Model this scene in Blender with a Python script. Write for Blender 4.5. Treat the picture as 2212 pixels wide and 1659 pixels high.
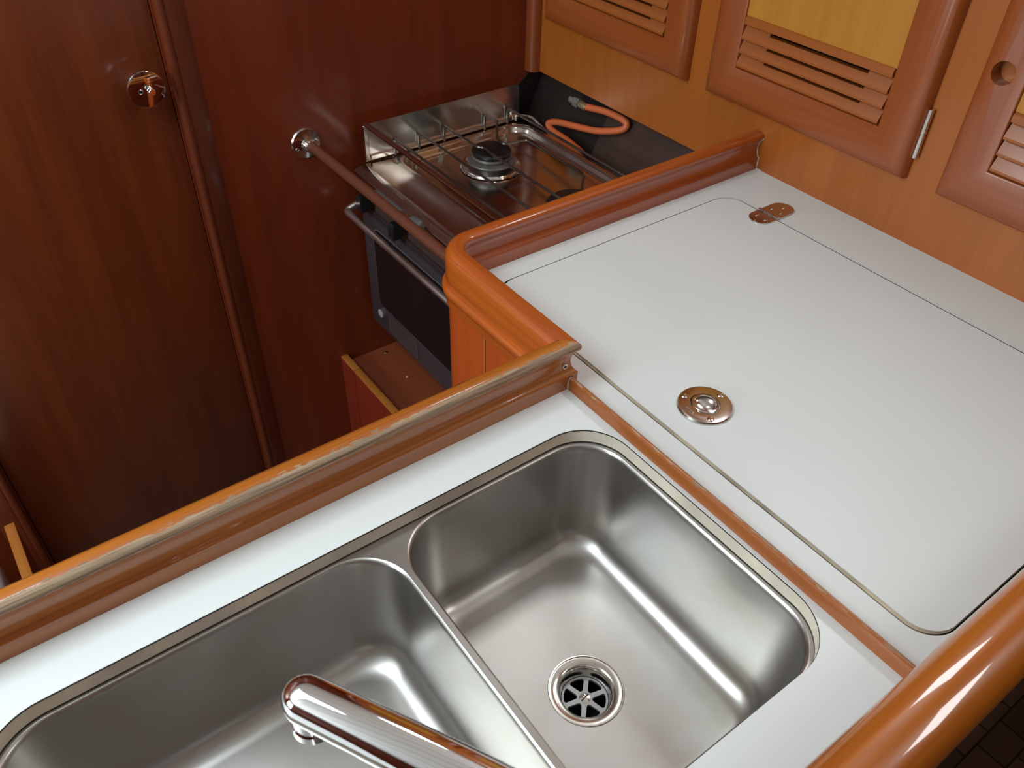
import bpy, bmesh, math, random
from mathutils import Vector, Matrix

random.seed(7)
for o in list(bpy.data.objects):
    bpy.data.objects.remove(o)
scene = bpy.context.scene
COL = scene.collection
PI = math.pi

# ------------------------------------------------------------------ camera
# world frame: +x outboard along the sink fiddle, +y forward along the batten, z = 0 on the white worktops
cam_d = bpy.data.cameras.new('camera')
cam = bpy.data.objects.new('camera', cam_d)
COL.objects.link(cam)
_r = [(0.80705499, -0.59004788, 0.02248873), (-0.37367242, -0.53984923, -0.75427564), (0.45719926, 0.6003385, -0.65617263)]
right, down, fwd = (Vector(v).normalized() for v in _r)
M = Matrix((right, -down, -fwd)).transposed().to_4x4()
M.translation = Vector((0, 0, 0.62))
cam.matrix_world = M
cam_d.sensor_fit = 'HORIZONTAL'
cam_d.sensor_width = 36
cam_d.lens = 1794.39 / 2212 * 36
cam_d.clip_start = 0.02
cam_d.dof.use_dof = True
cam_d.dof.focus_distance = 0.95
cam_d.dof.aperture_fstop = 14
scene.camera = cam

# ------------------------------------------------------------------ exposure, world, lights
scene.view_settings.view_transform = 'Standard'
scene.view_settings.look = 'None'
scene.view_settings.gamma = 1
scene.view_settings.use_curve_mapping = False
scene.view_settings.exposure = 0.02

world = bpy.data.worlds.new('cabin_air')
scene.world = world
world.use_nodes = True
bg = world.node_tree.nodes['Background']
bg.inputs[0].default_value = (0.80, 0.90, 1.0, 1)
bg.inputs[1].default_value = 0.05


def area(name, loc, target, sx, sy, power, col):
    d = bpy.data.lights.new(name, 'AREA')
    d.shape = 'RECTANGLE'
    d.size, d.size_y = sx, sy
    d.energy = power
    d.color = col
    o = bpy.data.objects.new(name, d)
    COL.objects.link(o)
    o.location = loc
    v = Vector(target) - Vector(loc)
    o.rotation_euler = v.to_track_quat('-Z', 'Y').to_euler()
    return o


area('deck_hatch_daylight', (-0.50, 0.70, 1.07), (-0.44, 0.70, 0), 0.50, 0.90, 15.5, (0.82, 0.945, 1.0))
area('companionway_daylight', (-1.90, 0.75, 0.45), (0.0, 0.50, 1.15), 0.65, 0.65, 30, (0.82, 0.945, 1.0))
area('galley_hatch_daylight', (0.80, 0.90, 1.07), (0.80, 0.90, 0), 0.16, 0.16, 0.9, (0.92, 0.98, 1.0))
area('side_window_daylight', (1.06, 0.45, 0.73), (0.0, 0.45, 0.73), 0.30, 0.16, 2.2, (0.92, 0.97, 1.0))
area('side_window_daylight', (1.06, -0.44, 0.77), (0.0, -0.44, 0.77), 0.36, 0.20, 3.2, (0.92, 0.97, 1.0))


# ------------------------------------------------------------------ materials
def new_mat(name):
    m = bpy.data.materials.new(name)
    m.use_nodes = True
    nt = m.node_tree
    return m, nt, nt.nodes['Principled BSDF']


def lk(nt, a, b):
    nt.links.new(a, b)


def plain(name, col, rough=0.5, metal=0.0, coat=0.0, spec=0.5, noise=0.0, nscale=8.0, bump=0.0, bscale=200.0):
    m, nt, b = new_mat(name)
    b.inputs['Base Color'].default_value = (*col, 1)
    b.inputs['Roughness'].default_value = rough
    b.inputs['Metallic'].default_value = metal
    b.inputs['Coat Weight'].default_value = coat
    b.inputs['Coat Roughness'].default_value = 0.06
    b.inputs['Specular IOR Level'].default_value = spec
    tc = nt.nodes.new('ShaderNodeTexCoord')
    if noise > 0:
        n = nt.nodes.new('ShaderNodeTexNoise')
        n.inputs['Scale'].default_value = nscale
        n.inputs['Detail'].default_value = 6
        lk(nt, tc.outputs['Object'], n.inputs['Vector'])
        r = nt.nodes.new('ShaderNodeValToRGB')
        r.color_ramp.elements[0].position = 0.3
        r.color_ramp.elements[1].position = 0.7
        r.color_ramp.elements[0].color = (*[c * (1 - noise) for c in col], 1)
        r.color_ramp.elements[1].color = (*[min(1, c * (1 + noise * 0.5)) for c in col], 1)
        lk(nt, n.outputs['Fac'], r.inputs['Fac'])
        lk(nt, r.outputs['Color'], b.inputs['Base Color'])
    if bump > 0:
        n2 = nt.nodes.new('ShaderNodeTexNoise')
        n2.inputs['Scale'].default_value = bscale
        lk(nt, tc.outputs['Object'], n2.inputs['Vector'])
        bp = nt.nodes.new('ShaderNodeBump')
        bp.inputs['Strength'].default_value = bump
        bp.inputs['Distance'].default_value = 0.001
        lk(nt, n2.outputs['Fac'], bp.inputs['Height'])
        lk(nt, bp.outputs['Normal'], b.inputs['Normal'])
    return m


def wood(name, light, dark, axis='X', uv=False, rough=0.38, coat=0.5, coat_r=0.10, fine=70.0, contrast=1.0, wear=None):
    """varnished wood; grain runs along axis (object space) or along u of the UV map"""
    m, nt, b = new_mat(name)
    tc = nt.nodes.new('ShaderNodeTexCoord')
    src = tc.outputs['UV'] if uv else tc.outputs['Object']
    ax = 0 if uv else 'XYZ'.index(axis)

    def stretched(along, across, detail, dist):
        mp = nt.nodes.new('ShaderNodeMapping')
        s = [across] * 3
        s[ax] = along
        mp.inputs['Scale'].default_value = s
        lk(nt, src, mp.inputs['Vector'])
        n = nt.nodes.new('ShaderNodeTexNoise')
        n.inputs['Scale'].default_value = 1.0
        n.inputs['Detail'].default_value = detail
        n.inputs['Roughness'].default_value = 0.6
        n.inputs['Distortion'].default_value = dist
        lk(nt, mp.outputs['Vector'], n.inputs['Vector'])
        return n.outputs['Fac']
    a = stretched(1.6, fine, 4, 0.2)
    c = stretched(0.9, fine * 0.17, 3, 0.6)
    d = stretched(9.0, fine * 5, 2, 0.0)

    def mth(op, x, y):
        n = nt.nodes.new('ShaderNodeMath')
        n.operation = op
        for i, v in enumerate((x, y)):
            if isinstance(v, (int, float)):
                n.inputs[i].default_value = v
            else:
                lk(nt, v, n.inputs[i])
        return n.outputs[0]
    s = mth('ADD', mth('MULTIPLY', a, 0.45), mth('ADD', mth('MULTIPLY', c, 0.4), mth('MULTIPLY', d, 0.15)))
    r = nt.nodes.new('ShaderNodeValToRGB')
    r.color_ramp.elements[0].position = 0.5 - 0.16 / contrast
    r.color_ramp.elements[1].position = 0.5 + 0.16 / contrast
    r.color_ramp.elements[0].color = (*dark, 1)
    r.color_ramp.elements[1].color = (*light, 1)
    lk(nt, s, r.inputs['Fac'])
    colour = r.outputs['Color']
    rough_out = None
    coat_out = None
    if wear:
        at = nt.nodes.new('ShaderNodeAttribute')
        at.attribute_name = 'wear'
        mp = nt.nodes.new('ShaderNodeMapping')
        mp.inputs['Scale'].default_value = wear['scale']
        lk(nt, src, mp.inputs['Vector'])
        n = nt.nodes.new('ShaderNodeTexNoise')
        n.inputs['Scale'].default_value = 1
        n.inputs['Detail'].default_value = 7
        n.inputs['Roughness'].default_value = 0.62
        lk(nt, mp.outputs['Vector'], n.inputs['Vector'])
        v = mth('ADD', at.outputs['Fac'], mth('MULTIPLY', mth('SUBTRACT', n.outputs['Fac'], 0.5), wear['amp']))
        msk = nt.nodes.new('ShaderNodeMapRange')
        msk.interpolation_type = 'SMOOTHSTEP'
        msk.inputs['From Min'].default_value = 0.47
        msk.inputs['From Max'].default_value = 0.53
        lk(nt, v, msk.inputs['Value'])
        mx = nt.nodes.new('ShaderNodeMixRGB')
        lk(nt, msk.outputs[0], mx.inputs['Fac'])
        lk(nt, colour, mx.inputs['Color1'])
        wr = nt.nodes.new('ShaderNodeValToRGB')
        wr.color_ramp.elements[0].color = (0.20, 0.125, 0.075, 1)
        wr.color_ramp.elements[1].color = (0.46, 0.33, 0.21, 1)
        wr.color_ramp.elements[0].position = 0.35
        wr.color_ramp.elements[1].position = 0.65
        lk(nt, d, wr.inputs['Fac'])
        lk(nt, wr.outputs['Color'], mx.inputs['Color2'])
        colour = mx.outputs['Color']
        coat_out = mth('MULTIPLY', mth('SUBTRACT', 1.0, msk.outputs[0]), coat)
        rough_out = mth('ADD', mth('MULTIPLY', msk.outputs[0], 0.35), rough)
    lk(nt, colour, b.inputs['Base Color'])
    b.inputs['Roughness'].default_value = rough
    b.inputs['Coat Weight'].default_value = coat
    b.inputs['Coat Roughness'].default_value = coat_r
    if coat_out is not None:
        lk(nt, coat_out, b.inputs['Coat Weight'])
        lk(nt, rough_out, b.inputs['Roughness'])
    bp = nt.nodes.new('ShaderNodeBump')
    bp.inputs['Strength'].default_value = 0.12
    bp.inputs['Distance'].default_value = 0.0006
    lk(nt, a, bp.inputs['Height'])
    lk(nt, bp.outputs['Normal'], b.inputs['Normal'])
    return m


def steel(name, rough, col=(0.62, 0.60, 0.58), var=0.12, scale=(3, 3, 3), bump=0.03, bscale=(4, 260, 4)):
    m, nt, b = new_mat(name)
    b.inputs['Metallic'].default_value = 1
    tc = nt.nodes.new('ShaderNodeTexCoord')

    def noise(sc, det):
        mp = nt.nodes.new('ShaderNodeMapping')
        mp.inputs['Scale'].default_value = sc
        lk(nt, tc.outputs['Object'], mp.inputs['Vector'])
        n = nt.nodes.new('ShaderNodeTexNoise')
        n.inputs['Scale'].default_value = 1
        n.inputs['Detail'].default_value = det
        lk(nt, mp.outputs['Vector'], n.inputs['Vector'])
        return n.outputs['Fac']
    n = noise([s * 6 for s in scale], 5)
    mr = nt.nodes.new('ShaderNodeMapRange')
    mr.inputs['From Min'].default_value = 0.3
    mr.inputs['From Max'].default_value = 0.7
    mr.inputs['To Min'].default_value = max(0.02, rough - var * 0.5)
    mr.inputs['To Max'].default_value = rough + var * 0.5
    lk(nt, n, mr.inputs['Value'])
    lk(nt, mr.outputs[0], b.inputs['Roughness'])
    r = nt.nodes.new('ShaderNodeValToRGB')
    r.color_ramp.elements[0].position = 0.35
    r.color_ramp.elements[1].position = 0.68
    r.color_ramp.elements[0].color = (col[0] * 0.88, col[1] * 0.86, col[2] * 0.80, 1)
    r.color_ramp.elements[1].color = (*col, 1)
    lk(nt, n, r.inputs['Fac'])
    lk(nt, r.outputs['Color'], b.inputs['Base Color'])
    bp = nt.nodes.new('ShaderNodeBump')
    bp.inputs['Strength'].default_value = bump
    bp.inputs['Distance'].default_value = 0.0004
    lk(nt, noise(bscale, 3), bp.inputs['Height'])
    lk(nt, bp.outputs['Normal'], b.inputs['Normal'])
    return m


W_FIDDLE = wood('fiddle_mahogany', (0.5291, 0.1725, 0.0140), (0.2886, 0.0688, 0.0075), uv=True, coat=0.8, coat_r=0.06, contrast=1.25,
                wear=dict(scale=(70, 260, 1), amp=1.0))
W_FIDDLE_CLEAN = wood('icebox_fiddle_mahogany', (0.5460, 0.1196, 0.0099), (0.2839, 0.0464, 0.0054), uv=True, coat=0.95, coat_r=0.045, contrast=1.25,
                      wear=dict(scale=(60, 160, 1), amp=0.55))
W_RAIL = wood('rail_mahogany', (0.5704, 0.1757, 0.0143), (0.3128, 0.0712, 0.0066), axis='X', coat=1.0, coat_r=0.035, rough=0.32, fine=55, contrast=0.9)
W_BATTEN = wood('batten_mahogany', (0.3910, 0.1158, 0.0176), (0.2720, 0.0673, 0.0110), axis='Y', coat=0.4, coat_r=0.15, fine=120, contrast=0.7)
W_CAB = wood('cabinet_veneer', (0.4339, 0.1221, 0.0137), (0.3119, 0.0732, 0.0078), axis='Z', coat=0.35, coat_r=0.16, rough=0.36, fine=48, contrast=0.75)
W_PANEL = wood('door_panel_veneer', (0.5491, 0.2441, 0.0310), (0.4224, 0.1590, 0.0197), axis='Z', coat=0.35, coat_r=0.15, rough=0.36, fine=60, contrast=0.75)
W_FRAME = wood('door_frame_mahogany', (0.3555, 0.0880, 0.0143), (0.2396, 0.0482, 0.0096), uv=True, coat=0.45, coat_r=0.14, rough=0.36, fine=70, contrast=0.7)
W_LOUVRE = wood('louvre_mahogany', (0.3772, 0.1055, 0.0172), (0.2920, 0.0717, 0.0111), axis='Y', coat=0.4, coat_r=0.15, fine=90, contrast=0.6)
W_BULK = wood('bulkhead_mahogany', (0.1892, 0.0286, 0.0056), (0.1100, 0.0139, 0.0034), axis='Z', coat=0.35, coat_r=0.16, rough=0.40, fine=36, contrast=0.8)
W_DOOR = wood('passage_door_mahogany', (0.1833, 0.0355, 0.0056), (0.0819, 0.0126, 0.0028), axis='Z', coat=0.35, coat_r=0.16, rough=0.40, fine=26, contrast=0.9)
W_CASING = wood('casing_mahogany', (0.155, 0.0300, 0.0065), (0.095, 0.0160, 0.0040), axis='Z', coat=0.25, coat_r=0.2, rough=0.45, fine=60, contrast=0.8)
W_TRIM = wood('corner_trim_mahogany', (0.24, 0.050, 0.010), (0.16, 0.030, 0.007), axis='Z', coat=0.3, coat_r=0.2, fine=60, contrast=0.8)
W_POST = wood('cabinet_post_mahogany', (0.4930, 0.0855, 0.0112), (0.3570, 0.0492, 0.0072), axis='Z', coat=0.5, coat_r=0.10, fine=60, contrast=0.8)
W_LOCKER = wood('locker_front_mahogany', (0.2772, 0.0310, 0.0112), (0.1914, 0.0186, 0.0072), axis='Z', coat=0.5, coat_r=0.10, fine=40, contrast=0.7)
W_EDGE = wood('solid_edge_timber', (0.52, 0.190, 0.032), (0.38, 0.120, 0.020), axis='Y', coat=0.3, coat_r=0.2, fine=60, contrast=0.6)
W_SHELF = wood('shelf_mahogany', (0.2992, 0.0748, 0.0288), (0.1936, 0.0399, 0.0171), axis='Y', coat=0.3, coat_r=0.22, fine=45, contrast=0.8)
W_BAR = wood('crash_bar_leather', (0.155, 0.047, 0.022), (0.105, 0.030, 0.015), axis='Y', coat=0.35, coat_r=0.22, rough=0.42, fine=90, contrast=0.6)
LAMINATE = plain('white_laminate', (0.735, 0.765, 0.755), rough=0.34, spec=0.45, noise=0.02, nscale=5, bump=0.02, bscale=900)
EDGE_BAND = plain('cream_edge_band', (0.74, 0.66, 0.53), rough=0.5, noise=0.28, nscale=14)
EDGE_WORN = plain('worn_lid_edging', (0.50, 0.42, 0.30), rough=0.6, noise=0.45, nscale=30)
DARK_LINE = plain('core_and_gap_shade', (0.020, 0.014, 0.012), rough=0.7)  # dark edge lines; also blackens the lid gap walls in place of shade
SEALANT = plain('sealant', (0.66, 0.58, 0.45), rough=0.5, noise=0.35, nscale=60)
SINK = steel('sink_steel', 0.33, col=(0.515, 0.50, 0.49), var=0.03, scale=(2, 2, 2), bump=0.05, bscale=(30, 500, 30))
STEEL = steel('polished_steel', 0.17, col=(0.66, 0.63, 0.60), var=0.10, bump=0.02)
HANDLE = steel('satin_handle_steel', 0.33, col=(0.86, 0.82, 0.80), var=0.04, bump=0.0)
GUARD = steel('brushed_guard_steel', 0.24, col=(0.74, 0.72, 0.69), var=0.06, bump=0.02)
HOB = steel('hob_steel', 0.15, col=(0.62, 0.58, 0.55), var=0.09, bump=0.02)
BRIGHT = steel('bright_steel', 0.12, col=(0.74, 0.72, 0.70), var=0.06, bump=0.0)
CHROME = plain('chrome', (0.86, 0.86, 0.87), rough=0.035, metal=1)
WIRE = steel('heat_dulled_wire', 0.34, col=(0.26, 0.235, 0.22), var=0.12)
BLACK_ENAMEL = plain('black_enamel', (0.010, 0.010, 0.011), rough=0.34, noise=0.3, nscale=60)
ALU = plain('burner_aluminium', (0.30, 0.285, 0.27), rough=0.5, metal=0.8, noise=0.3, nscale=40)
BLACK_PLASTIC = plain('black_plastic', (0.012, 0.013, 0.012), rough=0.28)
GREY_PLASTIC = plain('grey_plastic', (0.11, 0.11, 0.11), rough=0.35)
DOOR_ENAMEL = plain('oven_door_enamel', (0.052, 0.044, 0.050), rough=0.24, spec=0.5, noise=0.15, nscale=60)
OVEN_GLASS = plain('smoked_oven_glass', (0.012, 0.008, 0.009), rough=0.09, spec=0.55)
GLASS_LINE = plain('glass_border_line', (0.16, 0.15, 0.16), rough=0.4)
LABEL = plain('oven_label', (0.075, 0.043, 0.042), rough=0.45)
LABEL_TEXT = plain('oven_label_print', (0.024, 0.016, 0.018), rough=0.6)
BADGE = plain('silver_badge', (0.58, 0.57, 0.55), rough=0.35, metal=0.4, noise=0.2, nscale=300)
STOVE_BODY = plain('stove_casing', (0.08, 0.05, 0.045), rough=0.35, metal=0.3)
HOSE = plain('orange_gas_hose', (0.62, 0.135, 0.040), rough=0.42, noise=0.12, nscale=40)
BRASS = plain('hose_ferrule', (0.30, 0.22, 0.13), rough=0.4, metal=0.7)
NUT = plain('grey_hose_nut', (0.16, 0.16, 0.14), rough=0.5, noise=0.3, nscale=200)
LINER_BLACK = plain('black_liner', (0.016, 0.009, 0.007), rough=0.42, noise=0.2, nscale=20)
LINER_BROWN = plain('brown_liner', (0.062, 0.034, 0.027), rough=0.30, noise=0.2, nscale=14)
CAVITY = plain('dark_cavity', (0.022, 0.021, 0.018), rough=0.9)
BLACK_HOLE = plain('drain_dark', (0.004, 0.005, 0.007), rough=0.4)
STRAINER = plain('strainer_grey_steel', (0.42, 0.42, 0.42), rough=0.36, metal=0.6)
CEILING = plain('cream_headliner', (0.74, 0.70, 0.60), rough=0.5)
CUSHION = plain('pale_grey_vinyl', (0.46, 0.48, 0.48), rough=0.5)
CRUMB = plain('crumb', (0.70, 0.52, 0.32), rough=0.8)
HAIR = plain('hair', (0.02, 0.018, 0.018), rough=0.5)


def floor_material():
    m, nt, b = new_mat('cabin_sole')
    tc = nt.nodes.new('ShaderNodeTexCoord')
    br = nt.nodes.new('ShaderNodeTexBrick')
    br.offset = 0.5
    br.inputs['Scale'].default_value = 6
    br.inputs['Mortar Size'].default_value = 0.012
    br.inputs['Brick Width'].default_value = 0.5
    br.inputs['Row Height'].default_value = 0.35
    br.inputs['Color1'].default_value = (0.26, 0.15, 0.10, 1)
    br.inputs['Color2'].default_value = (0.17, 0.10, 0.07, 1)
    br.inputs['Mortar'].default_value = (0.05, 0.03, 0.02, 1)
    lk(nt, tc.outputs['Object'], br.inputs['Vector'])
    lk(nt, br.outputs['Color'], b.inputs['Base Color'])
    b.inputs['Roughness'].default_value = 0.4
    return m


def ceiling_material():
    m, nt, b = new_mat('headliner_planks')
    tc = nt.nodes.new('ShaderNodeTexCoord')
    w = nt.nodes.new('ShaderNodeTexWave')
    w.wave_type = 'BANDS'
    w.bands_direction = 'Y'
    w.inputs['Scale'].default_value = 2.2
    lk(nt, tc.outputs['Object'], w.inputs['Vector'])
    r = nt.nodes.new('ShaderNodeValToRGB')
    r.color_ramp.elements[0].position = 0.0
    r.color_ramp.elements[0].color = (0.08, 0.06, 0.05, 1)
    r.color_ramp.elements[1].position = 0.01
    r.color_ramp.elements[1].color = (0.92, 0.91, 0.85, 1)
    lk(nt, w.outputs['Fac'], r.inputs['Fac'])
    lk(nt, r.outputs['Color'], b.inputs['Base Color'])
    b.inputs['Roughness'].default_value = 0.5
    return m


FLOOR = floor_material()
PLANKS = ceiling_material()


# ------------------------------------------------------------------ mesh helpers (all take world coordinates)
def wpos(o):
    p = Vector((0, 0, 0))
    while o is not None:
        p += o.location
        o = o.parent
    return p


def obj(name, bm, mat, parent=None, smooth=True, angle=32, loc=None):
    """links a bmesh given in world coordinates as ONE mesh object"""
    base = wpos(parent) if parent else Vector((0, 0, 0))
    here = Vector(loc) if loc is not None else base
    bmesh.ops.remove_doubles(bm, verts=bm.verts, dist=1e-6)
    bmesh.ops.recalc_face_normals(bm, faces=bm.faces)
    bm.normal_update()
    if smooth:
        lim = math.radians(angle)
        for f in bm.faces:
            f.smooth = True
        for e in bm.edges:
            if len(e.link_faces) == 2 and e.calc_face_angle(0) > lim:
                e.smooth = False
    bmesh.ops.translate(bm, verts=bm.verts, vec=-here)
    me = bpy.data.meshes.new(name)
    bm.to_mesh(me)
    bm.free()
    for m in (mat if isinstance(mat, (list, tuple)) else [mat]):
        me.materials.append(m)
    o = bpy.data.objects.new(name, me)
    COL.objects.link(o)
    if parent:
        o.parent = parent
        o.location = here - base
    else:
        o.location = here
    return o


def tag(o, label=None, cat=None, group=None, kind=None):
    if label:
        o['label'] = label
    if cat:
        o['category'] = cat
    if group:
        o['group'] = group
    if kind:
        o['kind'] = kind
    return o


def thing(name, loc, label, cat, group=None):
    o = bpy.data.objects.new(name, None)
    o.empty_display_size = 0.03
    COL.objects.link(o)
    o.location = loc
    return tag(o, label, cat, group)


def B():
    return bmesh.new()


def add_box(bm, x0, x1, y0, y1, z0, z1, bev=0.0, seg=2):
    r = bmesh.ops.create_cube(bm, size=1)
    vs = r['verts']
    for v in vs:
        v.co = Vector(((x0 + x1) / 2 + v.co.x * abs(x1 - x0), (y0 + y1) / 2 + v.co.y * abs(y1 - y0), (z0 + z1) / 2 + v.co.z * abs(z1 - z0)))
    if bev > 0:
        es = list({e for v in vs for e in v.link_edges})
        bmesh.ops.bevel(bm, geom=es, offset=bev, segments=seg, affect='EDGES', profile=0.5)
    return bm


def box(*a, **k):
    return add_box(B(), *a, **k)


def frames(pts):
    """parallel transport frames along a polyline"""
    P = [Vector(p) for p in pts]
    T = []
    for i in range(len(P)):
        a = P[max(0, i - 1)]
        c = P[min(len(P) - 1, i + 1)]
        T.append((c - a).normalized())
    up = Vector((0, 0, 1)) if abs(T[0].z) < 0.9 else Vector((0, 1, 0))
    n = T[0].cross(up).normalized()
    out = []
    for i, t in enumerate(T):
        if i:
            n = (n - t * n.dot(t)).normalized()
        out.append((P[i], t, n, t.cross(n).normalized()))
    return out


def smooth_path(pts, n=8):
    """Catmull-Rom through the points"""
    P = [Vector(p) for p in pts]
    P = [P[0] * 2 - P[1]] + P + [P[-1] * 2 - P[-2]]
    out = []
    for i in range(1, len(P) - 2):
        p0, p1, p2, p3 = P[i - 1:i + 3]
        for k in range(n):
            t = k / n
            out.append(0.5 * ((2 * p1) + (p2 - p0) * t + (2 * p0 - 5 * p1 + 4 * p2 - p3) * t * t + (3 * p1 - p0 - 3 * p2 + p3) * t ** 3))
    out.append(P[-2])
    return out


def round_path(pts, r, n=6):
    """polyline with rounded corners"""
    P = [Vector(p) for p in pts]
    out = [P[0]]
    for i in range(1, len(P) - 1):
        a, b, c = P[i - 1], P[i], P[i + 1]
        d1 = (a - b)
        d2 = (c - b)
        rr = min(r, d1.length * 0.45, d2.length * 0.45)
        p1 = b + d1.normalized() * rr
        p2 = b + d2.normalized() * rr
        for k in range(n + 1):
            t = k / n
            out.append((1 - t) ** 2 * p1 + 2 * t * (1 - t) * b + t * t * p2)
    out.append(P[-1])
    return out


def add_tube(bm, pts, rad, seg=14, caps=True):
    fr = frames(pts)
    rings = []
    for i, (p, t, n, b) in enumerate(fr):
        r = rad[i] if isinstance(rad, (list, tuple)) else rad
        rings.append([bm.verts.new(p + (n * math.cos(2 * PI * k / seg) + b * math.sin(2 * PI * k / seg)) * r) for k in range(seg)])
    for i in range(len(rings) - 1):
        for k in range(seg):
            bm.faces.new((rings[i][k], rings[i][(k + 1) % seg], rings[i + 1][(k + 1) % seg], rings[i + 1][k]))
    if caps:
        bm.faces.new(rings[0][::-1])
        bm.faces.new(rings[-1])
    return bm


def tube(*a, **k):
    return add_tube(B(), *a, **k)


def add_lathe(bm, prof, origin, axis=(0, 0, 1), seg=40, closed=False):
    """prof: (radius, height along axis) pairs"""
    ax = Vector(axis).normalized()
    u = ax.orthogonal().normalized()
    v = ax.cross(u)
    o = Vector(origin)
    rings = []
    for r, h in prof:
        if r < 1e-6:
            rings.append([bm.verts.new(o + ax * h)])
        else:
            rings.append([bm.verts.new(o + ax * h + (u * math.cos(2 * PI * k / seg) + v * math.sin(2 * PI * k / seg)) * r) for k in range(seg)])
    pairs = list(zip(rings, rings[1:]))
    if closed:
        pairs.append((rings[-1], rings[0]))
    for a, b in pairs:
        if len(a) == 1 and len(b) == 1:
            continue
        for k in range(seg):
            k2 = (k + 1) % seg
            if len(a) == 1:
                bm.faces.new((a[0], b[k], b[k2]))
            elif len(b) == 1:
                bm.faces.new((a[k], b[0], a[k2]))
            else:
                bm.faces.new((a[k], b[k], b[k2], a[k2]))
    return bm


def lathe(*a, **k):
    return add_lathe(B(), *a, **k)


def add_prism(bm, prof, axis, a, b):
    """closed 2-D profile extruded along axis 'x'|'y'|'z' from a to b; the profile gives the other two coordinates in order"""
    def p3(q, w):
        return {'x': (w, q[0], q[1]), 'y': (q[0], w, q[1]), 'z': (q[0], q[1], w)}[axis]
    A = [bm.verts.new(p3(q, a)) for q in prof]
    C = [bm.verts.new(p3(q, b)) for q in prof]
    n = len(prof)
    for i in range(n):
        bm.faces.new((A[i], A[(i + 1) % n], C[(i + 1) % n], C[i]))
    bm.faces.new(A[::-1])
    bm.faces.new(C)
    return bm


def prism(*a, **k):
    return add_prism(B(), *a, **k)


def rrect(x0, x1, y0, y1, r, n=10, side=0):
    """rounded rectangle outline, counter-clockwise"""
    out = []
    for cx, cy, a0 in ((x1 - r, y1 - r, 0), (x0 + r, y1 - r, PI / 2), (x0 + r, y0 + r, PI), (x1 - r, y0 + r, 1.5 * PI)):
        for k in range(n + 1):
            a = a0 + PI / 2 * k / n
            out.append((cx + r * math.cos(a), cy + r * math.sin(a)))
    if side:
        res = []
        for i, p in enumerate(out):
            q = out[(i + 1) % len(out)]
            res.append(p)
            if i % (n + 1) == n:
                res += [(p[0] + (q[0] - p[0]) * k / side, p[1] + (q[1] - p[1]) * k / side) for k in range(1, side)]
        out = res
    return out


def slab(outline, holes, z0, z1):
    """flat plate with holes"""
    bm = B()
    loops = []
    es = []
    for lp in [outline] + list(holes):
        vs = [bm.verts.new((x, y, z1)) for x, y in lp]
        loops.append(vs)
        es += [bm.edges.new((vs[i], vs[(i + 1) % len(vs)])) for i in range(len(vs))]
    bmesh.ops.triangle_fill(bm, edges=es, use_beauty=True, normal=(0, 0, 1))
    if z0 is not None:
        top = list(bm.faces)
        low = {}
        for lp in loops:
            for v in lp:
                low[v] = bm.verts.new((v.co.x, v.co.y, z0))
        for lp in loops:
            for i in range(len(lp)):
                a, b = lp[i], lp[(i + 1) % len(lp)]
                bm.faces.new((a, b, low[b], low[a]))
        for f in top:
            bm.faces.new([low[v] for v in f.verts][::-1])
    return bm


def loft(loops, close_first=False, close_last=False):
    bm = B()
    R = [[bm.verts.new(p) for p in lp] for lp in loops]
    n = len(R[0])
    for a, b in zip(R, R[1:]):
        for k in range(n):
            bm.faces.new((a[k], a[(k + 1) % n], b[(k + 1) % n], b[k]))
    if close_first:
        bm.faces.new(R[0][::-1])
    if close_last:
        bm.faces.new(R[-1])
    return bm


def sweep(path, prof, wear=None, closed_path=False, u0=0.0):
    """closed profile (outward, z) swept along a plan path [(x, y)]; 'outward' is to the left of travel.
    writes UVs in metres (u along the path, v round the profile) and the wear attribute"""
    bm = B()
    uvl = bm.loops.layers.uv.new('UVMap')
    wl = bm.verts.layers.float.new('wear')
    P = [Vector(p) for p in path]
    n = len(P)
    rows = []
    us = []
    u = u0
    for i in range(n):
        if i:
            u += (P[i] - P[i - 1]).length
        us.append(u)
        if closed_path:
            a, c = P[i - 1], P[(i + 1) % n]
        else:
            a, c = P[max(0, i - 1)], P[min(n - 1, i + 1)]
        d1 = (P[i] - a)
        d2 = (c - P[i])
        if d1.length < 1e-9:
            d1 = d2
        if d2.length < 1e-9:
            d2 = d1
        d1 = d1.normalized()
        d2 = d2.normalized()
        nrm = (Vector((-d1.y, d1.x)) + Vector((-d2.y, d2.x))).normalized()
        k = 1 / max(0.3, nrm.dot(Vector((-d1.y, d1.x))))
        row = []
        for j, (o, z) in enumerate(prof):
            v = bm.verts.new((P[i].x + nrm.x * o * k, P[i].y + nrm.y * o * k, z))
            if wear:
                v[wl] = wear(j, o, z, u)
            row.append(v)
        rows.append(row)
    vs = [0.0]
    for j in range(len(prof)):
        a, b = prof[j], prof[(j + 1) % len(prof)]
        vs.append(vs[-1] + math.dist(a, b))
    m = len(prof)
    for i in range(n - 1):
        for j in range(m):
            j2 = (j + 1) % m
            f = bm.faces.new((rows[i][j], rows[i + 1][j], rows[i + 1][j2], rows[i][j2]))
            for lp, (uu, vv) in zip(f.loops, ((us[i], vs[j]), (us[i + 1], vs[j]), (us[i + 1], vs[j + 1]), (us[i], vs[j + 1]))):
                lp[uvl].uv = (uu, vv)
    bm.faces.new(rows[0][::-1])
    bm.faces.new(rows[-1])
    return bm


def dup(root, loc, label=None, group=None):
    r = root.copy()
    COL.objects.link(r)
    r.location = loc
    if label:
        r['label'] = label
    if group:
        r['group'] = group
    for ch in list(root.children):
        c = ch.copy()
        COL.objects.link(c)
        c.parent = r
        for g in list(ch.children):
            d = g.copy()
            COL.objects.link(d)
            d.parent = c
    return r


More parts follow.
